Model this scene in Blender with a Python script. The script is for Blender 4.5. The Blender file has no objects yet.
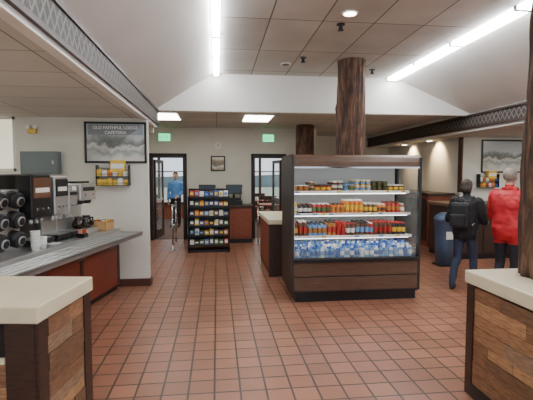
import bpy, bmesh, math, random, time
from mathutils import Vector, Matrix, noise
random.seed(7)
T0=time.time()
C=bpy.context.scene.collection

def lin(c):
    return tuple((v/255/12.92 if v/255<=0.04045 else ((v/255+0.055)/1.055)**2.4) for v in c)
def newmat(name):
    m=bpy.data.materials.new(name); m.use_nodes=True
    nt=m.node_tree; b=nt.nodes['Principled BSDF']; return m,nt,b
def mat(name,rgb,rough=0.5,metal=0.0,var=0.0,scale=8.0,bump=0.0,stretch=(1,1,1),emit=0.0,alpha=1.0,spec=0.5):
    m,nt,b=newmat(name); c=lin(rgb)
    b.inputs['Base Color'].default_value=(*c,1); b.inputs['Roughness'].default_value=rough
    b.inputs['Metallic'].default_value=metal; b.inputs['Specular IOR Level'].default_value=spec
    if var>0 or bump>0:
        tc=nt.nodes.new('ShaderNodeTexCoord'); mp=nt.nodes.new('ShaderNodeMapping'); mp.inputs['Scale'].default_value=stretch
        nz=nt.nodes.new('ShaderNodeTexNoise'); nz.inputs['Scale'].default_value=scale; nz.inputs['Detail'].default_value=5
        nt.links.new(tc.outputs['Object'],mp.inputs['Vector']); nt.links.new(mp.outputs[0],nz.inputs['Vector'])
        if var>0:
            r=nt.nodes.new('ShaderNodeValToRGB')
            r.color_ramp.elements[0].position=0.3; r.color_ramp.elements[1].position=0.7
            r.color_ramp.elements[0].color=(*[x*(1-var) for x in c],1); r.color_ramp.elements[1].color=(*[min(1,x*(1+var)) for x in c],1)
            nt.links.new(nz.outputs['Fac'],r.inputs['Fac']); nt.links.new(r.outputs[0],b.inputs['Base Color'])
        if bump>0:
            bp=nt.nodes.new('ShaderNodeBump'); bp.inputs['Strength'].default_value=bump; bp.inputs['Distance'].default_value=0.02
            nt.links.new(nz.outputs['Fac'],bp.inputs['Height']); nt.links.new(bp.outputs[0],b.inputs['Normal'])
    if emit>0:
        b.inputs['Emission Color'].default_value=(*c,1); b.inputs['Emission Strength'].default_value=emit
    if alpha<1: b.inputs['Alpha'].default_value=alpha
    return m
def tilemat(name,c1,c2,mortar,w,h,ms,rough=0.4,bump=0.3,loc=(0,0,0),offset=0.0,blotch=0.15):
    m,nt,b=newmat(name)
    tc=nt.nodes.new('ShaderNodeTexCoord'); mp=nt.nodes.new('ShaderNodeMapping'); mp.inputs['Location'].default_value=loc
    br=nt.nodes.new('ShaderNodeTexBrick'); br.offset=offset; br.squash=1.0
    br.inputs['Scale'].default_value=1; br.inputs['Brick Width'].default_value=w; br.inputs['Row Height'].default_value=h
    br.inputs['Mortar Size'].default_value=ms; br.inputs['Mortar Smooth'].default_value=0.1; br.inputs['Bias'].default_value=0
    br.inputs['Color1'].default_value=(*lin(c1),1); br.inputs['Color2'].default_value=(*lin(c2),1); br.inputs['Mortar'].default_value=(*lin(mortar),1)
    nt.links.new(tc.outputs['Object'],mp.inputs['Vector']); nt.links.new(mp.outputs[0],br.inputs['Vector'])
    nz=nt.nodes.new('ShaderNodeTexNoise'); nz.inputs['Scale'].default_value=1.7; nz.inputs['Detail'].default_value=4
    nt.links.new(tc.outputs['Object'],nz.inputs['Vector'])
    mr=nt.nodes.new('ShaderNodeMapRange'); mr.inputs['From Min'].default_value=0.3; mr.inputs['From Max'].default_value=0.7
    mr.inputs['To Min'].default_value=1-blotch; mr.inputs['To Max'].default_value=1+blotch
    nt.links.new(nz.outputs['Fac'],mr.inputs['Value'])
    vm=nt.nodes.new('ShaderNodeVectorMath'); vm.operation='SCALE'
    nt.links.new(br.outputs['Color'],vm.inputs[0]); nt.links.new(mr.outputs[0],vm.inputs['Scale'])
    nt.links.new(vm.outputs[0],b.inputs['Base Color'])
    mr2=nt.nodes.new('ShaderNodeMapRange'); mr2.inputs['To Min'].default_value=rough-0.08; mr2.inputs['To Max'].default_value=rough+0.12
    nt.links.new(nz.outputs['Fac'],mr2.inputs['Value']); nt.links.new(mr2.outputs[0],b.inputs['Roughness'])
    bp=nt.nodes.new('ShaderNodeBump'); bp.inputs['Strength'].default_value=bump; bp.inputs['Distance'].default_value=0.004; bp.invert=True
    nt.links.new(br.outputs['Fac'],bp.inputs['Height']); nt.links.new(bp.outputs[0],b.inputs['Normal'])
    return m

class B:
    def __init__(s,name): s.n=name; s.bm=bmesh.new(); s.m=[]
    def mi(s,m):
        if m not in s.m: s.m.append(m)
        return s.m.index(m)
    def box(s,a,b,m,bev=0.0,rot=None,piv=None):
        i=s.mi(m); lo_=[min(a[k],b[k]) for k in range(3)]; hi=[max(a[k],b[k]) for k in range(3)]
        pts=[Vector((x,y,z)) for x in (lo_[0],hi[0]) for y in (lo_[1],hi[1]) for z in (lo_[2],hi[2])]
        if rot is not None:
            p=Vector(piv) if piv else (pts[0]+pts[7])/2; pts=[p+rot@(q-p) for q in pts]
        v=[s.bm.verts.new(q) for q in pts]; fs=[]
        for q in ((0,1,3,2),(4,6,7,5),(0,4,5,1),(2,3,7,6),(0,2,6,4),(1,5,7,3)):
            f=s.bm.faces.new([v[k] for k in q]); f.material_index=i; fs.append(f)
        if bev>0:
            d=[hi[k]-lo_[k] for k in range(3)]; es=list({e for f in fs for e in f.edges})
            q=bmesh.ops.bevel(s.bm,geom=es,offset=min(bev,min(d)*0.45),segments=2,affect='EDGES',profile=0.5)
            for f in q['faces']: f.material_index=i
        return s
    def cyl(s,p0,p1,r,m,r1=None,seg=14,caps=True):
        p0=Vector(p0);p1=Vector(p1); d=p1-p0
        if d.length<1e-6: return s
        R=d.to_track_quat('Z','Y').to_matrix(); i=s.mi(m); r1=r if r1 is None else r1
        A=[];Q=[]
        for k in range(seg):
            c=R@Vector((math.cos(2*math.pi*k/seg),math.sin(2*math.pi*k/seg),0)); A.append(s.bm.verts.new(p0+c*r)); Q.append(s.bm.verts.new(p1+c*r1))
        for k in range(seg):
            f=s.bm.faces.new((A[k],A[(k+1)%seg],Q[(k+1)%seg],Q[k])); f.smooth=True; f.material_index=i
        f=s.bm.faces.new(Q); f.material_index=i; f=s.bm.faces.new(A[::-1]); f.material_index=i
        return s
    def tube(s,pts,r,m,seg=8):
        for i in range(len(pts)-1): s.cyl(pts[i],pts[i+1],r,m,seg=seg)
        for p in pts[1:-1]: s.ell(p,(r,r,r),m,seg,6)
        return s
    def ell(s,c,r,m,u=14,v=9,rot=None):
        c=Vector(c); i=s.mi(m); T=lambda x,y,z:(c+(rot@Vector((x*r[0],y*r[1],z*r[2])) if rot is not None else Vector((x*r[0],y*r[1],z*r[2]))))
        bot=s.bm.verts.new(T(0,0,-1)); top=s.bm.verts.new(T(0,0,1)); rows=[]
        for j in range(1,v):
            t=-math.pi/2+math.pi*j/v; rows.append([s.bm.verts.new(T(math.cos(t)*math.cos(2*math.pi*k/u),math.cos(t)*math.sin(2*math.pi*k/u),math.sin(t))) for k in range(u)])
        fs=[]
        for k in range(u):
            n=(k+1)%u; fs.append(s.bm.faces.new((bot,rows[0][n],rows[0][k]))); fs.append(s.bm.faces.new((rows[-1][k],rows[-1][n],top)))
            for j in range(len(rows)-1): fs.append(s.bm.faces.new((rows[j][k],rows[j][n],rows[j+1][n],rows[j+1][k])))
        for f in fs: f.smooth=True; f.material_index=i
        return s
    def lathe(s,prof,c,m,seg=12,mats=None):
        rings=[]
        for r,z in prof:
            rings.append([s.bm.verts.new((c[0]+r*math.cos(2*math.pi*k/seg),c[1]+r*math.sin(2*math.pi*k/seg),c[2]+z)) for k in range(seg)])
        for i in range(len(rings)-1):
            mm=s.mi(mats[i] if mats else m)
            for k in range(seg):
                f=s.bm.faces.new((rings[i][k],rings[i][(k+1)%seg],rings[i+1][(k+1)%seg],rings[i+1][k])); f.material_index=mm; f.smooth=True
        f=s.bm.faces.new(rings[-1]); f.material_index=s.mi(mats[-1] if mats else m)
        f=s.bm.faces.new(list(reversed(rings[0]))); f.material_index=s.mi(mats[0] if mats else m)
        return s
    def prism(s,pts,ax,a,b,m):
        def mk(p,t):
            if ax=='y': return (p[0],t,p[1])
            if ax=='x': return (t,p[0],p[1])
            return (p[0],p[1],t)
        va=[s.bm.verts.new(mk(p,a)) for p in pts]; vb=[s.bm.verts.new(mk(p,b)) for p in pts]; n=len(pts)
        fs=[s.bm.faces.new(va),s.bm.faces.new(list(reversed(vb)))]
        for i in range(n): fs.append(s.bm.faces.new((va[i],vb[i],vb[(i+1)%n],va[(i+1)%n])))
        for f in fs: f.material_index=s.mi(m)
        bmesh.ops.recalc_face_normals(s.bm,faces=fs)
        return s
    def done(s,loc=(0,0,0),rz=0.0,parent=None):
        me=bpy.data.meshes.new(s.n); s.bm.to_mesh(me); s.bm.free()
        for m in s.m: me.materials.append(m)
        o=bpy.data.objects.new(s.n,me); C.objects.link(o); o.location=loc; o.rotation_euler=(0,0,rz)
        if parent: o.parent=parent
        return o

# ---------------- materials
FLOOR=tilemat('quarry_tile',(156,106,82),(138,92,71),(66,50,42),0.2,0.2,0.0085,rough=0.34,bump=0.5,loc=(0.03,0.0,0))
CARPET=mat('carpet',(92,72,66),0.95,var=0.5,scale=12)
CEIL=tilemat('ceiling_tile',(208,206,198),(190,188,180),(110,106,98),0.61,1.22,0.008,rough=0.9,bump=0.2,blotch=0.1)
CEIL2=tilemat('ceiling_tile_low',(208,206,198),(196,194,187),(130,127,120),1.22,0.61,0.007,rough=0.9,bump=0.2,blotch=0.05)
WALL=mat('wall_paint',(219,217,205),0.85,var=0.04,scale=2)
WALLG=mat('soffit_paint',(230,229,222),0.85,var=0.03,scale=1.5)
BASEB=mat('baseboard_brown',(82,50,38),0.5,var=0.1)
CREAM=mat('cream_laminate',(222,210,178),0.4,var=0.04,scale=6)
DWOOD=mat('dark_stained_wood',(58,38,29),0.45,var=0.3,scale=10,stretch=(1,1,6))
PL=[mat('plank_%d'%i,c,0.6,var=0.35,scale=7,bump=0.15,stretch=(2,2,14)) for i,c in enumerate([(146,106,74),(124,88,62),(162,122,86),(108,78,56),(138,110,86)])]
BRWOOD=mat('brown_cabinet',(132,70,48),0.45,var=0.2,scale=8,stretch=(1,1,5))
REDP=mat('red_brown_panel',(128,60,44),0.5,var=0.12,scale=5)
BLACK=mat('black_plastic',(22,22,24),0.35)
BLACKM=mat('black_metal',(34,33,34),0.45,metal=0.3)
STEEL=mat('stainless_steel',(200,200,198),0.36,metal=0.85,var=0.06,scale=5,stretch=(1,30,1))
CHROME=mat('chrome',(200,200,205),0.12,metal=1.0)
WHITE=mat('white_enamel',(236,236,232),0.4)
WHITEP=mat('white_paper_cup',(240,240,236),0.6)
GLASS=mat('glass_pane',(200,215,215),0.05,alpha=0.12)
GLASSD=mat('coffee_glass',(40,22,14),0.05)
def friezemat():
    m,nt,b=newmat('frieze_ornament'); tc=nt.nodes.new('ShaderNodeTexCoord'); sp=nt.nodes.new('ShaderNodeSeparateXYZ'); nt.links.new(tc.outputs['Object'],sp.inputs[0])
    def M(op,a,bv=None,cv=None):
        n=nt.nodes.new('ShaderNodeMath'); n.operation=op
        for i,v in enumerate((a,bv,cv)):
            if v is None: continue
            if isinstance(v,(int,float)): n.inputs[i].default_value=v
            else: nt.links.new(v,n.inputs[i])
        return n.outputs[0]
    per=0.22
    tri=M('PINGPONG',M('MULTIPLY',sp.outputs['Y'],2/per),1.0)
    zz=M('DIVIDE',M('SUBTRACT',sp.outputs['Z'],2.58),0.16)
    d1=M('ABSOLUTE',M('SUBTRACT',zz,tri)); d2=M('ABSOLUTE',M('SUBTRACT',M('SUBTRACT',1.0,zz),tri))
    line=M('LESS_THAN',M('MINIMUM',d1,d2),0.11)
    vo=nt.nodes.new('ShaderNodeTexVoronoi'); vo.inputs['Scale'].default_value=30; nt.links.new(tc.outputs['Object'],vo.inputs['Vector'])
    dots=M('LESS_THAN',vo.outputs['Distance'],0.28)
    f=M('MAXIMUM',line,M('MULTIPLY',dots,0.4))
    mx=nt.nodes.new('ShaderNodeMix'); mx.data_type='RGBA'; nt.links.new(f,mx.inputs[0]); mx.inputs[6].default_value=(*lin((42,40,40)),1); mx.inputs[7].default_value=(*lin((108,100,90)),1)
    nt.links.new(mx.outputs[2],b.inputs['Base Color']); b.inputs['Roughness'].default_value=0.6; return m
TRIMB=friezemat()
def barkmat():
    m,nt,b=newmat('log_bark'); tc=nt.nodes.new('ShaderNodeTexCoord'); mp=nt.nodes.new('ShaderNodeMapping'); mp.inputs['Scale'].default_value=(7,7,1.1)
    n1=nt.nodes.new('ShaderNodeTexNoise'); n1.inputs['Scale'].default_value=2.2; n1.inputs['Detail'].default_value=8; n1.inputs['Roughness'].default_value=0.7; n1.inputs['Distortion'].default_value=0.6
    n2=nt.nodes.new('ShaderNodeTexVoronoi'); n2.inputs['Scale'].default_value=2.5
    for n in (n1,n2): nt.links.new(mp.outputs[0],n.inputs['Vector'])
    nt.links.new(tc.outputs['Object'],mp.inputs['Vector'])
    r=nt.nodes.new('ShaderNodeValToRGB'); e=r.color_ramp.elements; e[0].position=0.34; e[0].color=(*lin((28,18,13)),1); e[1].position=0.72; e[1].color=(*lin((142,106,78)),1)
    q=e.new(0.5); q.color=(*lin((78,52,38)),1)
    nt.links.new(n1.outputs['Fac'],r.inputs[0]); nt.links.new(r.outputs[0],b.inputs['Base Color']); b.inputs['Roughness'].default_value=0.75
    ad=nt.nodes.new('ShaderNodeMath'); nt.links.new(n1.outputs['Fac'],ad.inputs[0]); nt.links.new(n2.outputs['Distance'],ad.inputs[1])
    bp=nt.nodes.new('ShaderNodeBump'); bp.inputs['Strength'].default_value=1.0; bp.inputs['Distance'].default_value=0.03
    nt.links.new(ad.outputs[0],bp.inputs['Height']); nt.links.new(bp.outputs[0],b.inputs['Normal']); return m
BARK=barkmat()
TUBE=mat('fluorescent_tube',(248,250,255),0.5,emit=36)
PANEL=mat('light_diffuser',(255,252,242),0.5,emit=13)
LED=mat('case_led',(252,252,250),0.5,emit=8)
EXITG=mat('exit_green',(60,220,150),0.5,emit=2.6)
BLUEBIN=mat('blue_bin',(70,88,112),0.5)
GREYB=mat('grey_blue_box',(104,116,118),0.5)
TAN=mat('cardboard',(190,150,100),0.8,var=0.1)
COL={k:mat('pack_'+k,v,0.4) for k,v in dict(yellow=(222,184,60),red=(168,42,36),blue=(42,80,160),orange=(208,122,46),green=(80,116,66),white=(232,230,222),purple=(90,60,104),brown=(100,68,48),amber=(176,118,58),lblue=(112,154,198),dark=(40,38,42)).items()}
def cc(*k): return COL[random.choice(k)]

# ---------------- room shell
def box(name,a,b,m,bev=0): return B(name).box(a,b,m,bev).done()
DY=16.4
box('floor',(-6,-2.5,-0.1),(9,11.06,0),FLOOR)
box('floor',(-6,11.06,-0.1),(2.6,DY,0),CARPET)
box('floor',(2.6,11.06,-0.1),(9,DY,0),FLOOR)
box('ceiling',(0.06,-2.5,3.43),(3.09,7.6,3.5),CEIL)
box('ceiling',(-6,-2.5,2.5),(-1.1,7.6,2.58),CEIL2)
box('ceiling',(-6,7.72,2.86),(4.75,DY,2.94),CEIL2)
box('ceiling',(4.83,-2.5,2.5),(9,13.2,2.58),CEIL2)
B('soffit_left').prism([(-1.04,2.80),(-0.06,3.43),(-0.06,3.5),(-1.04,2.9)],'y',-2.5,7.6,WALLG).done()
B('soffit_right').prism([(4.77,2.80),(3.29,3.43),(3.29,3.5),(4.77,2.9)],'y',-2.5,7.6,WALLG).done()
B('bulkhead').prism([(-1.1,2.78),(4.8,2.78),(4.8,2.9),(3.23,3.5),(0,3.5),(-1.1,2.9)],'y',7.6,7.74,WALLG).done()
box('ceiling_channel',(-0.08,-2.5,3.48),(0.08,7.6,3.53),WHITE); box('ceiling_channel',(3.07,-2.5,3.48),(3.31,7.6,3.53),WHITE)
for nm,x0,x1,xb0,xb1 in (('left',-1.10,-1.02,-1.02,-1.006),('right',4.75,4.83,4.736,4.75)):
    y1=7.6 if nm=='left' else 13.05
    t=B('trim_1' if nm=='left' else 'trim_2')
    t.box((x0,-2.5,2.48),(x1,y1,2.84 if nm=='left' else 2.94),WALLG)
    t.box((xb0,-2.5,2.555),(xb1,y1,2.765),TRIMB)
    e=0.014 if nm=='left' else -0.014
    xc=xb1 if nm=='left' else xb0
    for z in (2.54,2.775): t.box((min(xc,xc+e)-0.02,-2.5,z-0.018),(max(xc,xc+e)+0.0,y1,z+0.018),DWOOD)
    t.done()
box('wall_left_return',(-6,7.6,2.4),(-1.1,7.74,2.9),WALLG)
w=B('wall_left_pier')
w.box((-2.86,6.5,0),(-1.02,6.62,2.5),WALL)
w.box((-6,6.5,0),(-2.86,6.62,1.72),WALL)
w.done()
box('wall_left',(-4.6,-2.5,0),(-4.45,6.5,2.5),WALL)
box('wall_left_rear',(-3.2,6.62,0),(-3.05,11,2.86),WALL)
box('baseboard_left',(-1.52,6.47,0),(-1.0,6.64,0.11),BASEB)
wn=B('window_1'); wn.box((-4.4,6.54,1.76),(-2.9,6.56,2.46),mat('frosted_window',(236,230,206),0.5,emit=0.9))
for z in (1.72,2.46): wn.box((-4.42,6.5,z),(-2.86,6.6,z+0.04),WALLG)
wn.box((-2.9,6.5,1.72),(-2.86,6.6,2.5),WALLG); wn.done()
w=B('wall_back')
for a,b in ((-6,-1.65),(-0.81,0.93),(1.74,2.6)): w.box((a,11,0),(b,11.12,2.86),WALL)
for a,b in ((-1.65,-0.81),(0.93,1.74)): w.box((a,11,2.14),(b,11.12,2.86),WALL)
w.done()
box('baseboard_back',(-0.78,10.97,0),(0.9,11.0,0.12),BASEB)
box('wall_alcove_left',(2.5,11.12,0),(2.6,DY,2.86),WALL)
box('wall_alcove_back',(2.6,13.05,0),(5.6,13.2,2.86),WALL)
box('wall_alcove_right',(5.46,9.12,0),(5.6,13.05,2.5),WALL)
box('wall_right_back',(5.46,9.0,0),(9,9.12,2.5),WALL)
box('wall_right',(8.9,-2.5,0),(9,9,2.5),WALL)
box('trim_3',(5.44,8.98,0),(5.475,9.12,2.5),BASEB)
# dining room beyond, with big mullioned windows to the outdoors
w=B('wall_dining'); w.box((-6,DY-0.1,0),(2.5,DY,0.6),BRWOOD); w.box((-6,DY-0.1,2.35),(2.5,DY,2.86),WALL); w.box((-6.1,11.1,0),(-6,DY,2.86),WALL); w.done()
w=B('window_2'); x=-6.0
while x<2.5:
    w.box((x,DY-0.14,0.6),(x+0.09,DY+0.02,2.35),DWOOD); w.box((x,DY-0.1,1.75),(x+0.95,DY-0.04,1.79),DWOOD); x+=0.95
w.box((-6,DY-0.18,0.56),(2.5,DY+0.02,0.62),DWOOD); w.done()
box('ground',(-40,DY+0.05,-0.4),(40,70,-0.3),mat('meadow',(176,180,160),0.95,var=0.2,scale=1))
# distant low forested ridge
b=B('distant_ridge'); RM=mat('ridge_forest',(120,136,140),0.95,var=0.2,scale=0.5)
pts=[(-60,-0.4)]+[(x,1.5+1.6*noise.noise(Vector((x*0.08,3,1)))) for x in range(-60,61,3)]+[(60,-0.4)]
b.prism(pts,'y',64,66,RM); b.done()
def door(name,x0,x1,swing):
    d=B(name)
    d.box((x0+0.001,10.97,0),(x0+0.05,11.14,2.139),DWOOD); d.box((x1-0.05,10.97,0),(x1-0.001,11.14,2.139),DWOOD)
    d.box((x0+0.05,10.97,2.09),(x1-0.05,11.14,2.139),DWOOD)
    for a,c in ((x0-0.05,x0+0.01),(x1-0.01,x1+0.05)): d.box((a,10.96,0),(c,10.999,2.19),BLACKM)
    d.box((x0-0.05,10.96,2.13),(x1+0.05,10.999,2.2),BLACKM)
    L=x1-x0-0.12
    hx=x0+0.06 if swing<0 else x1-0.06
    R=Matrix.Rotation(math.radians(80 if swing<0 else -80),3,'Z')
    s=1 if swing<0 else -1
    def bx(a,b,z0,z1,m,t=0.022):
        xa,xb=sorted((hx+s*a,hx+s*b)); d.box((xa,11.17-t,z0),(xb,11.17+t,z1),m,0,R,(hx,11.17,0))
    bx(0,0.08,0.01,2.05,DWOOD); bx(L-0.08,L,0.01,2.05,DWOOD); bx(0.08,L-0.08,1.97,2.05,DWOOD); bx(0.08,L-0.08,0.01,0.22,DWOOD); bx(0.08,L-0.08,0.98,1.03,CHROME)
    bx(0.08,L-0.08,0.22,1.97,GLASS,0.005)
    d.done()
door('door_1',-1.65,-0.81,-1); door('door_2',0.93,1.74,1)

# ---------------- lights
def strip(x,ys,hw):
    for (a,b) in ys:
        t=B('fluorescent_light'); t.box((x-hw,a,3.425),(x+hw,b,3.47),WHITE); n=1 if hw<0.08 else 2
        for k in range(n):
            xc=x if n==1 else x+(k-0.5)*hw; hh=0.045 if n==1 else 0.042
            t.box((xc-hh,a+0.015,3.375),(xc+hh,b-0.015,3.424),TUBE,0.02)
        for e in (a,b-0.015): t.box((x-hw,e,3.38),(x+hw,e+0.015,3.43),WHITE)
        t.done()
YS=[(-2,-0.78),(-0.76,0.46),(0.48,1.7),(1.72,2.96),(2.98,4.2),(4.22,5.45),(5.47,6.5),(6.52,7.57)]
strip(0.0,YS,0.055); strip(3.19,YS,0.095)
def cpanel(x,y,z,w,h):
    t=B('ceiling_panel_light'); t.box((x-w/2,y-h/2,z-0.015),(x+w/2,y+h/2,z+0.0),WHITE); t.box((x-w/2+0.02,y-h/2+0.02,z-0.025),(x+w/2-0.02,y+h/2-0.02,z-0.014),PANEL); t.done()
cpanel(-1.05,8.9,2.86,0.6,1.0); cpanel(0.85,9.0,2.86,0.6,1.0)
for x in (-3.2,-0.9,1.4): cpanel(x,12.6,2.86,0.6,1.2); cpanel(x,14.8,2.86,0.6,1.2)  # unseen panels, added to brighten the dining room
cpanel(6.6,7.4,2.5,0.6,1.2); cpanel(6.6,4.8,2.5,0.6,1.2); cpanel(6.6,2.0,2.5,0.6,1.2); cpanel(-3.3,2.0,2.5,0.6,1.2); cpanel(-3.4,4.6,2.5,0.6,1.2)  # the pair on the left ceiling is out of view, added for extra light
def can(x,y,z,on=True,r=0.09,name='recessed_downlight'):
    t=B(name); t.cyl((x,y,z-0.012),(x,y,z),r,WHITE,seg=24); t.cyl((x,y,z-0.016),(x,y,z-0.011),r*0.75,PANEL if on else BLACK,seg=24); t.done()
can(1.45,4.6,3.43); can(-2.0,3.9,2.5,False,0.12); can(5.2,10.0,2.5); can(5.2,11.4,2.5)
for y in (10.0,11.4):
    l=bpy.data.lights.new('spot','SPOT'); l.energy=80; l.color=(1,0.70,0.40); l.spot_size=math.radians(100); l.spot_blend=0.6; l.shadow_soft_size=0.05
    o=bpy.data.objects.new('downlight_lamp',l); C.objects.link(o); o.location=(5.2,y,2.46); o.rotation_euler=(0,math.radians(-45),0)
def sprink(x,y,z):
    t=B('fire_sprinkler'); t.cyl((x,y,z-0.01),(x,y,z),0.05,BLACKM,seg=18); t.cyl((x,y,z-0.06),(x,y,z-0.01),0.014,BLACKM); t.cyl((x,y,z-0.075),(x,y,z-0.068),0.035,BLACKM)
    for s in (-1,1): t.cyl((x+s*0.02,y,z-0.068),(x+s*0.015,y,z-0.02),0.005,BLACKM,seg=6)
    t.done()
sprink(1.3,6.4,3.43); sprink(1.45,4.95,3.43); sprink(2.6,7.0,3.43)
can(1.1,6.8,3.43,False,0.08)
for x,z in ((-1.3,2.6),(1.32,2.6)):
    t=B('exit_sign'); t.box((x-0.15,10.94,z-0.1),(x+0.15,11.0,z+0.1),WHITE,0.008); t.box((x-0.14,10.93,z-0.09),(x+0.14,10.941,z+0.09),EXITG)
    for i in range(4): t.box((x-0.1+i*0.055,10.925,z-0.05),(x-0.085+i*0.055,10.931,z+0.05),WHITE)
    t.done()

# ---------------- log columns
def trunk(name,x,y,z0,z1,r,m=BARK,knots=3):
    b=B(name); seg=56; n=int((z1-z0)/0.04)+2; rings=[]; K=[(random.uniform(0,6.28),random.uniform(z0+0.2,z1-0.2),random.uniform(0.02,0.05)) for _ in range(int((z1-z0)*knots))]
    for j in range(n):
        z=z0+(z1-z0)*j/(n-1); row=[]
        ox=0.025*noise.noise(Vector((z*0.9,x,1))); oy=0.02*noise.noise(Vector((z*0.9,y,7)))
        for k in range(seg):
            a=2*math.pi*k/seg; ca,sa=math.cos(a),math.sin(a)
            rr=r*(1+0.14*noise.noise(Vector((ca*1.3+x,sa*1.3+y,z*0.8)))+0.11*noise.noise(Vector((ca*6,sa*6,z*1.0+x)))+0.07*noise.noise(Vector((ca*14,sa*14,z*3+x))))
            for (ka,kz,kh) in K:
                da=(a-ka+math.pi)%(2*math.pi)-math.pi; rr+=kh*math.exp(-((da*r/0.05)**2+((z-kz)/0.06)**2))
            row.append(b.bm.verts.new((rr*ca+ox,rr*sa+oy,z)))
        rings.append(row)
    mi=b.mi(m)
    for j in range(n-1):
        for k in range(seg):
            f=b.bm.faces.new((rings[j][k],rings[j][(k+1)%seg],rings[j+1][(k+1)%seg],rings[j+1][k])); f.smooth=True; f.material_index=mi
    b.bm.faces.new(rings[-1]); b.bm.faces.new(list(reversed(rings[0])))
    return b.done((x,y,0))
trunk('log_column',2.09,6.52,0,3.43,0.215)
trunk('log_column',2.13,10.2,0,2.86,0.21)
trunk('log_column',2.38,2.70,0.951,3.43,0.21)

# ---------------- plank counters
def planks(b,ax,fix,outd,a0,a1,z0,z1):
    z=z0
    while z<z1-0.01:
        h=min(random.choice((0.075,0.09,0.105)),z1-z); p=a0
        if z1-z-h<0.04: h=z1-z
        while p<a1-0.001:
            L=min(random.uniform(0.25,0.6),a1-p)
            if a1-p-L<0.12: L=a1-p
            t=random.uniform(0.014,0.024)*outd; m=random.choice(PL)
            if ax=='x': A=(min(fix,fix+t),p+0.001,z+0.001); Bq=(max(fix,fix+t),p+L-0.001,z+h-0.002)
            else: A=(p+0.001,min(fix,fix+t),z+0.001); Bq=(p+L-0.001,max(fix,fix+t),z+h-0.002)
            b.box(A,Bq,m); p+=L
        z+=h
b=B('plank_counter')
b.box((0.04,-1.46,0.0),(1.36,-0.04,0.86),DWOOD)
b.box((0,-1.5,0.855),(1.4,0,0.95),CREAM,0.01)
planks(b,'x',0.04,-1,-1.4,-0.10,0.1,0.84); planks(b,'y',-0.04,1,0.1,1.36,0.1,0.84)
b.box((0.012,-0.1,0.0),(0.06,-0.02,0.855),DWOOD); b.box((0.01,-1.46,0),(0.03,-0.1,0.1),BLACK)
b.done((1.88,3.02,0))
b=B('plank_counter')
b.box((-1.56,-0.66,0),(-0.04,-0.04,0.85),DWOOD)
b.box((-1.6,-0.70,0.85),(0,0,0.95),CREAM,0.01)
planks(b,'x',-0.04,1,-0.56,-0.12,0.1,0.84)
planks(b,'y',-0.66,-1,-1.5,-0.20,0.1,0.62)
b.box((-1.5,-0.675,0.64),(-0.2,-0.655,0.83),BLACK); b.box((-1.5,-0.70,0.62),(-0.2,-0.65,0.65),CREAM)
for y in (-0.68,-0.12): b.box((-0.055,y,0),(-0.012,y+0.10,0.85),DWOOD)
b.box((-0.2,-0.685,0),(-0.03,-0.655,0.85),DWOOD)
b.done((-0.885,3.12,0),math.radians(-8.5))
b=B('plank_counter')
b.box((0.04,0.04,0),(0.96,1.56,0.86),DWOOD); b.box((0,0,0.86),(1.0,1.6,0.94),CREAM,0.01)
b.box((0.02,0.12,0.1),(0.04,1.5,0.84),BRWOOD); b.box((0.12,0.02,0.1),(0.9,0.04,0.84),DWOOD)
b.box((0.015,0.015,0),(0.1,0.1,0.86),DWOOD)
b.done((0.82,6.78,0))

# ---------------- refrigerated display case
W=1.69
SIDE=mat('case_side_dark',(44,36,32),0.4); CBR=mat('case_woodgrain',(90,66,50),0.45,var=0.25,scale=5,stretch=(1,1,10)); INW=mat('case_interior',(204,206,204),0.4)
b=B('refrigerated_display_case')
b.box((0.02,0.01,0),(W-0.02,0.77,0.13),BLACK)
b.box((0.0,0.0,0.13),(W,0.04,0.32),CBR,0.004); b.box((0.0,0.0,0.335),(W,0.04,0.52),CBR,0.004)
b.box((0,0.012,0.32),(W,0.05,0.335),BLACK); b.box((0.02,0.04,0.13),(W-0.02,0.8,0.5),SIDE)
b.box((-0.01,-0.025,0.52),(W+0.01,0.05,0.575),BLACKM,0.008)
b.box((0,-0.012,0.11),(W,0.02,0.14),BLACK)
b.box((0.03,0.05,0.5),(W-0.03,0.74,0.56),INW)
b.box((0.03,0.72,0.5),(W-0.03,0.76,1.8),INW); b.box((0,0.76,0.1),(W,0.8,1.93),SIDE)
prof=[(0,0.12),(0,1.84),(0.02,1.90),(0.07,1.935),(0.8,1.935),(0.8,0.12)]
b.prism(prof,'x',-0.035,0.0,SIDE); b.prism([(0.03,0.56),(0.03,1.76),(0.74,1.76),(0.74,0.56)],'x',0.0,0.012,INW)
b.prism([(0,0.12),(0,0.6),(0.8,0.6),(0.8,0.12)],'x',W,W+0.035,SIDE)
b.box((W,-0.005,0.56),(W+0.035,0.045,1.9),BLACK); b.box((W,0.72,0.56),(W+0.035,0.8,1.9),BLACK)
b.box((W+0.012,0.04,0.6),(W+0.022,0.74,1.78),GLASS)
b.prism([(0,1.76),(0,1.84),(0.02,1.90),(0.07,1.935),(0.8,1.935),(0.8,1.76)],'x',W,W+0.035,SIDE)
b.prism([(0.0,1.76),(0.0,1.84),(0.02,1.9),(0.07,1.93),(0.8,1.93),(0.8,1.80),(0.12,1.80),(0.1,1.76)],'x',0,W,CBR)
b.box((0.02,0.12,1.785),(W-0.02,0.72,1.8),INW)
b.box((0,-0.008,1.755),(W,0.0,1.775),CHROME)
b.box((0.05,0.11,1.765),(W-0.05,0.15,1.785),LED)
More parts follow.
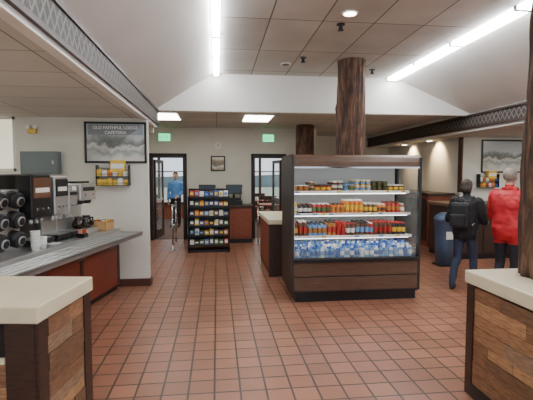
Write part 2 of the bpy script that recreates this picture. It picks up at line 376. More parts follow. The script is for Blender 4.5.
for z,y0 in ((1.44,0.27),(1.14,0.22),(0.84,0.17)):
    b.box((0.015,y0,z-0.02),(W-0.015,0.72,z),INW); b.box((0.015,y0-0.012,z-0.025),(W-0.015,y0,z+0.012),WHITE)
    b.box((0.05,y0+0.02,z-0.034),(W-0.05,y0+0.05,z-0.021),LED)
    for k in range(14): b.box((0.06+k*0.115,y0-0.016,z-0.018),(0.12+k*0.115,y0-0.011,z+0.008),cc('white','yellow','white','lblue'))
b.box((0.01,0.035,0.575),(W-0.01,0.042,0.68),GLASS)
CASE=b.done((0.99,5.40,0))
def bottle(b,x,y,z,r,h,body,cap,label=None):
    mats=[body,body,label or body,body,body,cap,cap]
    b.lathe([(r*0.85,0),(r,0.02*h/0.2),(r,h*0.25),(r,h*0.62),(r*0.95,h*0.75),(r*0.5,h*0.88),(r*0.52,h*0.89),(r*0.52,h)],(x,y,z),body,8,mats+[cap])
b=B('food_cups'); x=0.06
while x<W-0.06:
    g=random.randint(1,3); h=random.uniform(0.06,0.10); c,l_=cc('white','amber','brown','green','red','dark','yellow','purple'),cc('white','amber','brown','yellow','lblue','green','white')
    lid=cc('white','dark','white','lblue')
    for _ in range(g):
        if x>W-0.06: break
        for y in (0.315,0.40,0.49,0.58):
            for t in range(2 if h<0.085 else 1):
                b.lathe([(0.027,0),(0.033,h*0.25),(0.035,h*0.65),(0.037,h*0.85),(0.038,h*0.86),(0.038,h*0.93),(0.02,h)],(x,y,1.441+t*h),c,10,[c,l_,c,lid,lid,lid,lid])
        x+=0.08
b.done((0.99,5.40,0))
def row(name,z,ys,hs,bodies,caps,labels,step=0.066,r=0.03):
    b=B(name); x=0.06
    while x<W-0.05:
        g=random.randint(1,4); bo,ca,la=cc(*bodies),cc(*caps),cc(*labels); h=random.uniform(*hs)
        for _ in range(g):
            if x>W-0.05: break
            for y in ys: bottle(b,x,y,z,r,h,bo,ca,la)
            x+=step
    return b.done((0.99,5.40,0))
row('juice_bottles',1.141,(0.265,0.34,0.42,0.5),(0.12,0.19),('orange','amber','yellow','brown','amber','white','dark','green','red','purple'),('white','brown','white','dark','red'),('white','amber','yellow','brown','green'),r=0.0295)
row('soda_bottles',0.841,(0.215,0.29,0.37,0.45),(0.16,0.21),('amber','brown','orange','white','dark','lblue','brown','yellow','red','green'),('red','white','blue','dark'),('white','amber','yellow','lblue','orange','red'),r=0.0295)
b=B('water_bottles')
for j,y in enumerate((0.09,0.17,0.25,0.33)):
    for k in range(24):
        x=0.06+k*0.068; c=cc('lblue','lblue','white','blue','lblue'); bottle(b,x,y,0.561+j*0.018,0.029,0.15,c,cc('blue','white','blue'),cc('blue','blue','lblue','white'))
b.done((0.99,5.40,0))

# ---------------- left cafeteria counter (local frame, +x toward aisle)
O=Vector((-1.05,6.35,0)); RA=math.radians(-12.06)
b=B('serving_counter')
b.box((-1.0,-3.15,0.0),(-0.40,-0.1,0.08),BLACK)
b.box((-1.0,-3.15,0.08),(-0.36,-0.1,0.80),REDP)
b.box((-1.02,-3.17,0.80),(-0.33,-0.1,0.90),STEEL,0.006)
for i in range(3): b.box((-0.358,-0.12-1.0*(i+1)+0.96,0.1),(-0.352,-0.1-1.0*(i+1)+1.0,0.78),DWOOD)
b.box((-0.33,-3.17,0.835),(0.0,-0.1,0.85),STEEL); b.box((-0.015,-3.17,0.80),(0.0,-0.1,0.858),STEEL)
for k in range(4): b.cyl((-0.28+k*0.075,-3.17,0.857),(-0.28+k*0.075,-0.1,0.857),0.010,STEEL,seg=8)
for y in (-0.4,-1.2,-2.0,-2.8):
    b.prism([(-0.36,0.62),(-0.36,0.835),(-0.03,0.835)],'y',y-0.01,y+0.01,STEEL)
b.done(O,RA)
def lo(x,y,z=0.9): 
    c,s=math.cos(RA),math.sin(RA); return (O.x+x*c-y*s,O.y+x*s+y*c,z)
def brewer(lx,ly,w=0.4,h=0.66):
    b=B('coffee_brewer')
    b.box((-0.22,-w/2,0),(0.2,w/2,0.07),STEEL,0.01); b.box((-0.22,-w/2,0.07),(-0.04,w/2,h),STEEL,0.01)
    b.box((-0.22,-w/2,h-0.22),(0.18,w/2,h),STEEL,0.015); b.box((0.18,-w/2+0.06,h-0.10),(0.186,w/2-0.06,h-0.05),BLACK)
    for s in (-1,1):
        y=s*w/4; b.cyl((0.08,y,h-0.27),(0.08,y,h-0.22),0.06,BLACK,r1=0.075,seg=16)
        b.lathe([(0.06,0),(0.078,0.03),(0.08,0.07),(0.05,0.12),(0.045,0.14),(0.055,0.155)],(0.08,y,0.072),GLASSD,16,[GLASSD]*3+[BLACK]*3)
        b.tube([(0.13,y,0.2),(0.17,y,0.2),(0.175,y,0.11),(0.155,y,0.1)],0.01,BLACK)
        b.cyl((0.186,y,h-0.15),(0.192,y,h-0.15),0.012,COL['red'],seg=10)
    b.box((-0.2,-w/2+0.03,h),(0.1,w/2-0.03,h+0.025),BLACK,0.005)
    b.done(lo(lx,ly),RA)
brewer(-0.68,-0.65)
def capp(lx,ly,w,h,lab,nm='cappuccino_machine',body=BLACK):
    b=B(nm)
    b.box((-0.22,-w/2,0.03),(0.0,w/2,h),body,0.012); b.box((-0.22,-w/2,0.30),(0.17,w/2,h),body,0.015)
    b.box((-0.22,-w/2,0.02),(0.2,w/2,0.07),BLACKM,0.008); b.box((0.0,-w/2+0.02,0.07),(0.18,w/2-0.02,0.078),STEEL)
    b.box((0.17,-w/2+0.02,0.52),(0.178,w/2-0.02,h-0.04),lab)
    b.box((0.178,-w/2+0.05,0.58),(0.182,w/2-0.05,0.63),COL['white'])
    for k in (-1,0,1):
        b.cyl((0.09,k*w*0.28,0.24),(0.09,k*w*0.28,0.30),0.022,STEEL,r1=0.03,seg=10); b.cyl((0.17,k*w*0.28,0.40),(0.185,k*w*0.28,0.40),0.014,CHROME,seg=10)
    for sx in (-0.18,0.16):
        for sy in (-1,1): b.cyl((sx,sy*(w/2-0.04),0),(sx,sy*(w/2-0.04),0.03),0.015,BLACK,seg=8)
    b.done(lo(lx,ly),RA)
capp(-0.70,-1.22,0.28,0.76,BLACKM,'hot_water_dispenser',STEEL); capp(-0.70,-1.60,0.34,0.78,COL['brown'])
capp(-0.70,-0.97,0.19,0.60,BLACKM,'coffee_grinder',STEEL)
b=B('cup_dispenser')
b.box((-0.2,-0.36,0),(0.02,0.36,0.62),STEEL,0.01); b.box((-0.2,-0.3,0.62),(0.0,0.1,0.93),mat('beige_hopper',(168,156,132),0.5),0.02)
for r in range(3):
    for c in range(3):
        y=-0.24+c*0.24; z=0.11+r*0.2
        b.cyl((0.0,y,z+0.02),(0.10,y,z-0.005),0.085,BLACKM,seg=20); b.cyl((0.10,y,z-0.005),(0.112,y,z-0.008),0.085,BLACK,r1=0.074,seg=20)
        b.cyl((0.105,y,z-0.006),(0.13,y,z-0.012),0.046,STEEL,r1=0.05,seg=18); b.cyl((0.131,y,z-0.0122),(0.133,y,z-0.0125),0.040,BLACK,seg=18)
b.done(lo(-0.66,-2.18),RA)
b=B('paper_cup_stack')
for i in range(9): b.lathe([(0.034,0),(0.045,0.05),(0.048,0.052),(0.048,0.056)],(0,0,i*0.018),WHITEP,14)
for i in range(5): b.lathe([(0.034,0),(0.045,0.05),(0.048,0.052),(0.048,0.056)],(0.0,0.11,i*0.018),WHITEP,14)
b.done(lo(-0.40,-1.93),RA)
b=B('serving_plate'); b.lathe([(0.03,0),(0.05,0.006),(0.075,0.018),(0.074,0.022),(0.045,0.01)],(0,0,0),WHITE,28); b.done(lo(-0.41,-1.60),RA)
b=B('condiment_box'); b.box((-0.12,-0.13,0),(0.12,0.13,0.012),TAN)
for a,c in (((-.12,-.13,0),(-.105,.13,.13)),((.105,-.13,0),(.12,.13,.10)),((-.12,-.13,0),(.12,-.115,.13)),((-.12,.115,0),(.12,.13,.13)),((-.12,-.01,0),(.12,.01,.12))): b.box(a,c,TAN)
for k in range(12): b.box((-0.1+0.05*(k%4),-0.10+0.07*(k//4),0.012),(-0.065+0.05*(k%4),-0.07+0.07*(k//4),0.14),cc('white','brown','red','yellow'))
b.done(lo(-0.52,-0.28),RA)
b=B('sugar_caddy'); b.box((-0.05,-0.05,0),(0.05,0.05,0.05),BLACK,0.005)
for k in range(6): b.box((-0.04+k*0.013,-0.04,0.03),(-0.032+k*0.013,0.04,0.1),cc('red','white','lblue','yellow'))
b.done(lo(-0.40,-1.02),RA)
def snackrack(x,y,z,cols,nm='cereal_box_rack',w=0.46):
    b=B(nm)
    for zz in (0,0.13):
        b.box((-w/2,-0.14,zz),(w/2,0,zz+0.008),BLACKM); b.cyl((-w/2,-0.14,zz+0.04),(w/2,-0.14,zz+0.04),0.004,BLACKM,seg=6)
        for k in range(6):
            h=random.uniform(0.08,0.11); xx=-w/2+0.01+k*(w-0.02)/6
            b.box((xx,-0.12,zz+0.009),(xx+(w-0.02)/6-0.008,-0.04,zz+h),cc(*cols))
    b.box((-w/2+0.06,-0.12,0.245),(w/2-0.18,-0.03,0.25),BLACKM)
    b.box((-w/2+0.20,-0.13,0.2),(w/2-0.06,-0.03,0.37),COL['yellow'],0.004); b.box((-w/2+0.21,-0.134,0.25),(w/2-0.07,-0.129,0.32),COL['white'])
    for s in (-w/2,w/2-0.008): b.box((s,-0.14,0),(s+0.008,0,0.3),BLACKM)
    return b.done((x,y,z))
snackrack(-1.50,6.498,1.51,('yellow','yellow','white','orange','green','yellow'))
snackrack(6.05,8.998,1.38,('yellow','red','white','orange','green','blue'))
def artmat(name,sky,mid,low):
    m,nt,bs=newmat(name); tc=nt.nodes.new('ShaderNodeTexCoord'); nz=nt.nodes.new('ShaderNodeTexNoise'); nz.inputs['Scale'].default_value=5; nz.inputs['Detail'].default_value=6
    sp=nt.nodes.new('ShaderNodeSeparateXYZ'); nt.links.new(tc.outputs['Object'],sp.inputs[0]); nt.links.new(tc.outputs['Object'],nz.inputs['Vector'])
    h=nt.nodes.new('ShaderNodeMath'); h.operation='MULTIPLY_ADD'; h.inputs[1].default_value=1.6; h.inputs[2].default_value=0.2; nt.links.new(sp.outputs['Z'],h.inputs[0])
    ad=nt.nodes.new('ShaderNodeMath'); ad.operation='MULTIPLY_ADD'; ad.inputs[1].default_value=0.6; nt.links.new(nz.outputs['Fac'],ad.inputs[0]); nt.links.new(h.outputs[0],ad.inputs[2])
    r=nt.nodes.new('ShaderNodeValToRGB'); e=r.color_ramp.elements; e[0].position=0.1; e[0].color=(*lin(low),1); e[1].position=1.0; e[1].color=(*lin(sky),1)
    dk=tuple(int(v*0.75) for v in mid)
    for p,c in ((0.3,mid),(0.4,low),(0.48,dk),(0.6,mid),(0.68,sky)):
        q=e.new(p); q.color=(*lin(c),1)
    nt.links.new(ad.outputs[0],r.inputs[0]); nt.links.new(r.outputs[0],bs.inputs['Base Color']); bs.inputs['Roughness'].default_value=0.15
    return m
ART=artmat('landscape_print',(186,192,194),(146,154,150),(204,202,194)); ART2=artmat('portrait_print',(225,216,190),(170,150,120),(220,210,190))
BAND=mat('title_band',(132,140,144),0.3)
def picture(x,y,z,w,h,art,title=None,fr=0.03,nm='framed_picture'):
    b=B(nm); 
    b.box((-w/2,-0.03,-h/2),(w/2,-0.004,-h/2+fr),BLACK,0.004); b.box((-w/2,-0.03,h/2-fr),(w/2,-0.004,h/2),BLACK,0.004)
    b.box((-w/2,-0.03,-h/2),(-w/2+fr,-0.004,h/2),BLACK,0.004); b.box((w/2-fr,-0.03,-h/2),(w/2,-0.004,h/2),BLACK,0.004)
    b.box((-w/2+fr,-0.015,-h/2+fr),(w/2-fr,-0.004,h/2-fr),art)
    if title: b.box((-w/2+fr+0.02,-0.018,h/2-0.19),(w/2-fr-0.02,-0.014,h/2-fr-0.01),BAND)
    o=b.done((x,y,z))
    if title:
        for i,(t,s) in enumerate(title):
            cu=bpy.data.curves.new('title_text','FONT'); cu.body=t; cu.size=s; cu.align_x='CENTER'; cu.extrude=0.001; cu.offset=0.0015; cu.materials.append(WHITE)
            q=bpy.data.objects.new('title_text',cu); C.objects.link(q); q.rotation_euler=(math.pi/2,0,0); q.location=(0,-0.02,h/2-0.105-i*0.07); q.parent=o
picture(-1.47,6.5,2.14,0.88,0.60,ART,[('OLD FAITHFUL LODGE',0.062),('CAFETERIA',0.062)])
picture(6.42,9.0,2.08,1.0,0.74,ART)
picture(0.03,11.0,1.95,0.36,0.38,ART2,fr=0.03)
b=B('wall_clock'); b.cyl((0.03,10.96,2.4),(0.03,11.0,2.4),0.09,WHITE,seg=24); b.cyl((0.03,10.955,2.4),(0.03,10.962,2.4),0.075,COL['white'],seg=24); b.box((0.026,10.95,2.4),(0.034,10.956,2.45),BLACK); b.box((0.03,10.95,2.396),(0.07,10.956,2.404),BLACK); b.done()
b=B('electrical_panel'); b.box((-0.26,-0.12,0),(0.26,0,0.32),GREYB,0.008); b.box((-0.24,-0.126,0.02),(0.24,-0.119,0.30),GREYB,0.003); b.box((0.17,-0.134,0.14),(0.2,-0.125,0.19),CHROME); b.done((-2.5,6.5,1.68))
b=B('emergency_light'); b.box((-0.06,-0.05,0),(0.06,0,0.07),COL['yellow'],0.008); 
for s in (-1,1): b.cyl((s*0.05,-0.06,0.09),(s*0.05,-0.02,0.09),0.03,WHITE,seg=12)
b.done((-2.62,6.5,2.26))

# ---------------- snack rack (floor)
b=B('snack_display_rack')
for x in (0,0.86): 
    for y in (0,0.4): b.box((x,y,0),(x+0.025,y+0.02,1.33-(0 if y else 0.12)),BLACKM)
b.box((0,0.4,0.1),(0.885,0.415,1.36),BLACK); b.box((0,0,0.0),(0.885,0.42,0.06),BLACK)
for i in range(6):
    z=0.14+i*0.205; y0=0.0+i*0.02
    b.box((0,y0,z),(0.885,0.4,z+0.012),BLACKM); b.box((0,y0-0.01,z),(0.885,y0,z+0.035),BLACK)
    for k in range(8):
        c=cc('red','blue','yellow','orange','green','purple','white','dark','brown','lblue','white'); x=0.035+k*0.104; h=random.uniform(0.12,0.17)
        R=Matrix.Rotation(math.radians(-12),3,'X'); b.box((x,y0+0.03,z+0.013),(x+0.09,y0+0.08,z+h),c,0.012,R); b.box((x+0.012,y0+0.022,z+0.06),(x+0.078,y0+0.032,z+h-0.03),cc('white','yellow','white','lblue'),0,R)
        b.box((x,y0+0.14,z+0.013),(x+0.088,y0+0.2,z+h),c)
b.done((-0.62,9.1,0))
b=B('cashier_counter'); b.box((0.03,0.03,0.0),(1.42,0.60,0.86),BRWOOD); b.box((0,0,0.86),(1.45,0.63,0.92),DWOOD,0.008); b.box((0.02,0.01,0),(1.43,0.03,0.1),BLACK)
for k in range(3): b.box((0.06+k*0.46,0.015,0.14),(0.48+k*0.46,0.03,0.82),BRWOOD,0.006)
b.done((-0.58,10.3,0))
def register(x,y,z):
    b=B('cash_register'); b.box((-0.2,-0.18,0),(0.2,0.2,0.11),BLACK,0.01); b.box((-0.17,-0.14,0.11),(0.17,0.1,0.17),BLACKM,0.01)
    b.cyl((0,0.08,0.15),(0,0.08,0.3),0.03,BLACK); R=Matrix.Rotation(math.radians(-15),3,'X'); b.box((-0.2,0.0,0.26),(0.2,0.04,0.5),BLACK,0.01,R); b.box((-0.17,-0.006,0.29),(0.17,-0.001,0.47),mat('screen',(50,66,84),0.2),0,R)
    b.cyl((0.16,0.14,0.1),(0.16,0.14,0.42),0.012,BLACK); b.box((0.1,0.12,0.42),(0.22,0.16,0.48),BLACK,0.005); b.done((x,y,z))
register(-0.25,10.6,0.92); register(0.42,10.6,0.92)
def qrail(x,y,L,ang):
    b=B('queue_railing')
    for t in (0,L):
        b.cyl((t,0,0),(t,0,0.015),0.05,CHROME,seg=16); b.cyl((t,0,0.01),(t,0,1.0),0.02,CHROME); b.ell((t,0,1.0),(0.026,0.026,0.026),CHROME)
    for z in (0.95,0.5): b.cyl((0,0,z),(L,0,z),0.014,CHROME,seg=10)
    b.done((x,y,0),math.radians(ang))
qrail(-0.97,9.4,1.2,92); qrail(0.92,8.6,1.5,88)
# ---------------- right side
b=B('condiment_counter')
b.box((0.03,0.04,0.1),(3.4,0.9,1.04),DWOOD); b.box((0,0,1.04),(3.43,0.95,1.10),mat('counter_top_brown',(106,78,58),0.35),0.008); b.box((0.05,0.06,0),(3.4,0.9,0.1),BLACK)
for k in range(5): b.box((0.06+k*0.66,0.02,0.14),(0.66+k*0.66,0.04,1.0),DWOOD,0.008)
b.done((4.5,7.75,0))
b=B('service_bar'); b.box((0.03,0.03,0),(0.62,3.2,1.18),BRWOOD); b.box((0,0,1.18),(0.66,3.25,1.24),DWOOD,0.006)
for k in range(4): b.box((0.01,0.08+k*0.78,0.12),(0.03,0.8+k*0.78,1.1),DWOOD,0.006)
b.done((4.78,9.2,0))
b=B('napkin_dispenser'); b.box((-0.1,-0.08,0),(0.1,0.08,0.2),STEEL,0.012); b.box((-0.07,-0.085,0.05),(0.07,-0.079,0.15),WHITEP); b.done((5.0,8.2,1.1))
b=B('beverage_dispenser'); b.box((-0.25,-0.2,0),(0.25,0.25,0.05),BLACK,0.01); b.box((-0.25,0.0,0.05),(0.25,0.25,0.55),STEEL,0.01); b.box((-0.25,-0.18,0.34),(0.25,0.25,0.6),BLACK,0.015)
for k in (-1,0,1): b.cyl((k*0.15,-0.1,0.27),(k*0.15,-0.1,0.34),0.02,BLACK,seg=10); b.box((k*0.15-0.05,-0.186,0.4),(k*0.15+0.05,-0.179,0.55),cc('red','blue','orange'))
b.done((7.2,8.2,1.1))
b=B('recycling_bin')
b.prism([(-0.15,-0.15),(0.15,-0.15),(0.15,0.15),(-0.15,0.15)],'z',0.0,0.03,BLACK)
b.lathe([(0.15,0.02),(0.165,0.45),(0.18,0.82),(0.19,0.83),(0.19,0.87),(0.16,0.92),(0.08,0.97),(0.03,0.975)],(0,0,0),BLUEBIN,24); b.box((-0.08,-0.175,0.87),(0.08,-0.10,0.93),BLACK,0.01); b.box((-0.06,-0.185,0.5),(0.06,-0.165,0.64),WHITE)
b.done((4.16,7.35,0))
def table(x,y):
    b=B('dining_table'); b.cyl((0,0,0.72),(0,0,0.76),0.5,BRWOOD,seg=32); b.cyl((0,0,0.03),(0,0,0.72),0.04,BLACKM); b.cyl((0,0,0),(0,0,0.03),0.27,BLACKM,seg=24); b.done((x,y,0))
def chair(x,y,a):
    b=B('dining_chair'); b.box((-0.21,-0.21,0.43),(0.21,0.21,0.47),BRWOOD,0.01)
    for sx in (-0.18,0.18):
        b.box((sx-0.02,-0.2,0),(sx+0.02,-0.16,0.43),DWOOD); b.box((sx-0.02,0.17,0),(sx+0.02,0.21,0.95),DWOOD)
    b.box((-0.18,0.175,0.82),(0.18,0.205,0.95),DWOOD,0.006); 
    for k in range(4): b.box((-0.13+k*0.08,0.185,0.5),(-0.11+k*0.08,0.198,0.84),DWOOD)
    b.done((x,y,0),math.radians(a))
for (x,y) in ((-2.3,14.6),(1.75,13.0),(0.2,15.0),(1.6,15.1)):
    table(x,y); chair(x,y-0.75,180); chair(x,y+0.75,0)
print('PRE PEOPLE',time.time()-T0)

# ---------------- people
SKIN=mat('skin',(196,146,120),0.55,var=0.05); LIP=mat('lips',(160,84,76),0.5); EYEW=mat('eye_white',(230,228,224),0.3); EYED=mat('iris',(50,36,28),0.3)
def capsules(b,pts,rs,m):
    for i,p in enumerate(pts): b.ell(p,(rs[i],)*3,m,14,10)
    for i in range(len(pts)-1): b.cyl(pts[i],pts[i+1],rs[i],m,r1=rs[i+1],seg=16)
def hand(b,w,d,n,side,sc=1.0,curl=0.5):
    d=Vector(d).normalized(); n=Vector(n); n=(n-d*n.dot(d)).normalized(); t=d.cross(n)*side
    R=Matrix((t,d,n)).transposed(); w=Vector(w)
    b.ell(w+d*0.045*sc,(0.04*sc,0.052*sc,0.016*sc),SKIN,12,8,R)
    for i,(o,L) in enumerate(((0.028,0.072),(0.010,0.08),(-0.010,0.075),(-0.028,0.06))):
        p=w+(d*0.085+t*o)*sc; pts=[w+(d*0.05+t*o*0.8)*sc,p]
        for k,f in enumerate((0.45,0.32,0.23)):
            a=curl*(k+0.6); v=d*math.cos(a)-n*math.sin(a); p=p+v*L*f*sc; pts.append(p)
        for q in range(len(pts)-1): b.cyl(pts[q],pts[q+1],0.0085*sc,SKIN,seg=8)
        for q in pts[1:]: b.ell(q,(0.0086*sc,)*3,SKIN,8,6)
    a=w+(d*0.02+t*0.03)*sc; c=w+(d*0.055+t*0.062-n*0.012)*sc; e=w+(d*0.085+t*0.066-n*0.026)*sc
    for p,q in ((a,c),(c,e)): b.cyl(p,q,0.0105*sc,SKIN,r1=0.009*sc,seg=8)
    for q in (c,e): b.ell(q,(0.0095*sc,)*3,SKIN,8,6)
def person(name,loc,yaw,H,coat,pants,shoe,hair,arms,legs,coatgrow=0.02,hem=0.80,lean=0.0,longhair=False,headyaw=0.0,extra=None,bulk=1.0,vox=0.012):
    s=H/1.75; segs=[]; b=B('tmp'); M0=SKIN
    V=lambda x,y,z:Vector((x*s,y*s,z*s))
    g=coatgrow
    rings=[(0.80,0,0.155,0.115),(0.88,0,0.175+g*.6,0.125+g*.6),(0.98,0,0.17+g,0.125+g),(1.10,0,0.15+g,0.115+g),(1.25,0.0,0.165+g,0.125+g),(1.36,0,0.178+g,0.115+g),(1.42,0,0.165+g,0.095+g),(1.465,0,0.10+g*.5,0.075),(1.49,0,0.06,0.06)]
    seg=24; rr=[]
    for z,y,rx,ry in rings:
        yy=y+lean*max(0,(z-0.9)); rr.append([b.bm.verts.new(V(rx*bulk*math.cos(2*math.pi*k/seg),yy+ry*bulk*math.sin(2*math.pi*k/seg),z)) for k in range(seg)])
    for i in range(len(rr)-1):
        for k in range(seg): b.bm.faces.new((rr[i][k],rr[i][(k+1)%seg],rr[i+1][(k+1)%seg],rr[i+1][k]))
    b.bm.faces.new(rr[-1]); b.bm.faces.new(list(reversed(rr[0]))); b.mi(SKIN)
    segs.append((V(0,0,0.85),V(0,lean*0.5,1.40),0.15*s,'torso'))
    hands=[]
    for sx,L in ((-1,legs[0]),(1,legs[1])):
        hip=V(sx*0.088,0,0.88); kn=V(*L[0]); an=V(*L[1])
        mid=(kn+an)/2+V(0,-0.018,0.06)
        capsules(b,[hip,(hip+kn)/2,kn,mid,an],[0.094*s,0.078*s,0.062*s,0.060*s,0.052*s],M0)
        segs+= [(hip,kn,0.08*s,'leg'),(kn,an,0.055*s,'leg')]
        R=Matrix.Rotation(L[2],3,'Z'); f=R@Vector((0,0.07*s,0)); z=Vector((0,0,-an.z+ (0.045+L[3])*s))
        b.ell(an+z+f,(0.048*s,0.13*s,0.045*s),M0,14,10,R); b.ell(an+z*0.9+f*0.1,(0.045*s,0.06*s,0.05*s),M0,12,8,R)
        segs.append((an+z-f*0.5,an+z+f*2.2,0.03*s,'foot'))
    for sx,A in ((-1,arms[0]),(1,arms[1])):
        sh=V(sx*0.175,lean*0.5,1.395); el=V(*A[0]); wr=V(*A[1])
        capsules(b,[sh,(sh+el)/2,el,(el+wr)/2,wr],[(0.062+g*.6)*s,(0.052+g*.6)*s,(0.046+g*.5)*s,(0.042+g*.5)*s,(0.032+g*.4)*s],M0)
        segs+= [(sh,el,0.05*s,'arm'),(el,wr,0.04*s,'arm')]
        hands.append((wr,(wr-el).normalized(),Vector(A[2]),sx))
    hy=lean*0.62+0.015
    b.cyl(V(0,lean*0.5,1.44),V(0,hy-0.005,1.56),0.056*s,M0,seg=16)
    hc=V(0,hy+0.01,1.640); HR=Matrix.Rotation(headyaw,3,'Z')
    def hp(x,y,z): return hc+HR@Vector((x*s,y*s,z*s))
    b.ell(hp(0,-0.008,0.018),(0.074*s,0.094*s,0.092*s),M0,20,14,HR); b.ell(hp(0,0.018,-0.045),(0.056*s,0.068*s,0.068*s),M0,16,12,HR)
    b.ell(hp(0,0.094,-0.018),(0.013*s,0.02*s,0.022*s),M0,10,8,HR); b.ell(hp(0,0.072,-0.09),(0.024*s,0.02*s,0.018*s),M0,10,8,HR)
    for sx in (-1,1): b.ell(hp(sx*0.078,-0.005,-0.01),(0.011*s,0.02*s,0.032*s),M0,10,8,HR)
    b.ell(hp(0,-0.022,0.032),(0.085*s,0.098*s,0.092*s),M0,20,14,HR)
    if longhair: b.ell(hp(0,-0.04,-0.03),(0.094*s,0.078*s,0.09*s),M0,18,12,HR)
    segs.append((hp(0,0,-0.05),hp(0,0,0.05),0.08*s,'head')); segs.append((V(0,lean*0.5,1.47),V(0,hy,1.55),0.055*s,'neck'))
    bmesh.ops.recalc_face_normals(b.bm,faces=b.bm.faces[:])
    tmp=b.done()
    md=tmp.modifiers.new('r','REMESH'); md.mode='VOXEL'; md.voxel_size=vox
    md=tmp.modifiers.new('s','SMOOTH'); md.factor=0.5; md.iterations=3
    dg=bpy.context.evaluated_depsgraph_get(); me=bpy.data.meshes.new_from_object(tmp.evaluated_get(dg)); bpy.data.objects.remove(tmp)
    me.materials.clear(); mats=[coat,pants,shoe,hair,SKIN]
    for m in mats: me.materials.append(m)
    def dist(p,a,c,r):
        ab=c-a; t=max(0,min(1,(p-a).dot(ab)/max(ab.length_squared,1e-9))); return (p-a-ab*t).length-r
    IR=HR.transposed()
    for v in me.vertices:
        p=v.co
        if p.z>0.78*s and p.z<1.45*s:
            v.co=p+v.normal*(0.012*noise.noise(p*9)+0.006*noise.noise(p*22))
        elif p.z<0.8*s and p.z>0.1: v.co=p+v.normal*0.006*noise.noise(p*14)
    for f in me.polygons:
        p=Vector(f.center); g_=min(segs,key=lambda q:dist(p,q[0],q[1],q[2]))[3]
        if g_=='foot': i=2
        elif g_=='head':
            q=IR@(p-hc)/s
            i=3 if (q.z>0.062 or (q.y<0.012 and q.z>-0.035 and abs(q.x)<0.2 and not(abs(q.x)>0.084)) or (q.y<-0.03 and q.z>-0.08) or (longhair and q.y<0.01)) else 4
        elif g_=='neck': i=0 if p.z<1.50*s else (3 if longhair and p.y<0 else 4)
        elif g_=='arm': i=0
        else: i=0 if p.z>hem*s else 1
        f.material_index=i; f.use_smooth=True
    o=bpy.data.objects.new(name,me); C.objects.link(o); o.location=loc; o.rotation_euler=(0,0,yaw)
    h=B('hands_and_face')
    for wr,d,n,sx in hands: hand(h,wr+d*0.015*s,d,n,sx,s)
    for sx in (-1,1):
        h.ell(hp(sx*0.03,0.079,0.004),(0.013*s,0.009*s,0.008*s),EYEW,10,8,HR); h.ell(hp(sx*0.03,0.087,0.004),(0.006*s,0.004*s,0.006*s),EYED,8,6,HR)
        h.ell(hp(sx*0.03,0.082,0.024),(0.015*s,0.006*s,0.003*s),hair,8,6,HR)
    h.ell(hp(0,0.084,-0.058),(0.022*s,0.006*s,0.007*s),LIP,10,6,HR)
    h.done(parent=o)
    if extra: extra(o,s)
    return o
JEAN=mat('dark_jeans',(44,52,74),0.85,var=0.15,scale=20); BLKJ=mat('black_jacket',(26,26,30),0.7,var=0.2,scale=10); REDJ=mat('red_jacket',(176,24,34),0.6,var=0.15,scale=6)
NAVY=mat('navy_trousers',(30,30,38),0.85); BLUES=mat('blue_shirt',(80,130,190),0.8); GREYH=mat('grey_hair',(72,62,56),0.8,var=0.4,scale=40); WHH=mat('white_hair',(140,128,116),0.8,var=0.3,scale=40); DKH=mat('dark_hair',(40,30,24),0.8,var=0.3,scale=40)
SHO=mat('shoe_black',(28,26,26),0.5)
def pack(o,s):
    p=B('backpack'); p.box((-0.14,-0.30,1.0*s),(0.14,-0.15,1.40*s),BLKJ,0.05); p.box((-0.11,-0.34,1.02*s),(0.11,-0.28,1.22*s),BLKJ,0.03)
    for sx in (-1,1): p.tube([(sx*0.10,-0.17,1.38*s),(sx*0.11,-0.03,1.485*s),(sx*0.12,0.12,1.40*s),(sx*0.15,0.13,1.15*s),(sx*0.14,-0.15,1.03*s)],0.014,BLACK)
    p.tube([(-0.03,-0.2,1.40*s),(-0.03,-0.2,1.45*s),(0.03,-0.2,1.45*s),(0.03,-0.2,1.40*s)],0.008,BLACK)
    p.done(parent=o)
def coatbits(o,s):
    p=B('collar'); 
    for k in range(16):
        a=2*math.pi*k/16; c=2*math.pi*(k+1)/16
        p.cyl((0.078*s*math.cos(a),0.02+0.075*s*math.sin(a),1.485*s),(0.078*s*math.cos(c),0.02+0.075*s*math.sin(c),1.485*s),0.026*s,REDJ,seg=10)
    p.done(parent=o)
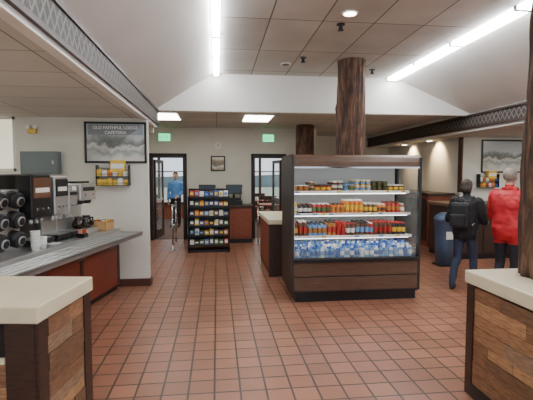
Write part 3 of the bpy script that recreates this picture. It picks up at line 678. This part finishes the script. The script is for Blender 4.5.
person('woman_in_black_jacket',(3.60,5.80,0),math.radians(-50),1.60,BLKJ,JEAN,SHO,GREYH,
   arms=[((-0.27,0.02,1.10),(-0.17,0.22,1.05),(0,0,1)),((0.27,0.04,1.10),(0.20,0.27,1.08),(0,0,1))],
   legs=[((-0.10,-0.03,0.48),(-0.11,-0.20,0.11),0.15,0.0),((0.10,0.11,0.49),(0.11,0.16,0.09),-0.15,0.0)],coatgrow=0.034,hem=0.80,longhair=True,headyaw=math.radians(-20),lean=0.05,extra=pack)
person('man_in_red_jacket',(3.83,5.20,0),math.radians(-66),1.75,REDJ,NAVY,SHO,WHH,
   arms=[((-0.25,0.05,1.12),(-0.14,0.27,1.08),(0,0,1)),((0.25,0.03,1.12),(0.16,0.26,1.06),(0,0,1))],
   legs=[((-0.10,0.02,0.49),(-0.10,-0.02,0.09),0.1,0.0),((0.10,0.02,0.49),(0.10,0.0,0.09),-0.1,0.0)],coatgrow=0.045,hem=0.76,headyaw=math.radians(10),extra=coatbits)
person('waiter_in_blue_shirt',(-1.30,13.7,0),math.radians(165),1.74,BLUES,NAVY,SHO,DKH,
   arms=[((-0.24,0.0,1.12),(-0.16,0.22,1.02),(0,0,1)),((0.24,0.0,1.12),(0.24,0.04,0.87),(1,0,0))],
   legs=[((-0.10,0.02,0.49),(-0.10,-0.02,0.09),0.1,0.0),((0.10,0.02,0.49),(0.10,0.0,0.09),-0.1,0.0)],coatgrow=0.01,hem=0.92,vox=0.016)
print('DONE',time.time()-T0)

# ---------------- world & camera
w=bpy.data.worlds.new('World'); bpy.context.scene.world=w; w.use_nodes=True
bg=w.node_tree.nodes['Background']; bg.inputs[0].default_value=(0.82,0.91,1.0,1); bg.inputs[1].default_value=1.5
cd=bpy.data.cameras.new('camera'); cam=bpy.data.objects.new('camera',cd); C.objects.link(cam)
cam.location=(0,0,1.68); cam.rotation_euler=(math.radians(90-3.5),0,math.radians(-6.64)); cd.sensor_width=36; cd.lens=36*425/533; cd.clip_start=0.05
bpy.context.scene.camera=cam
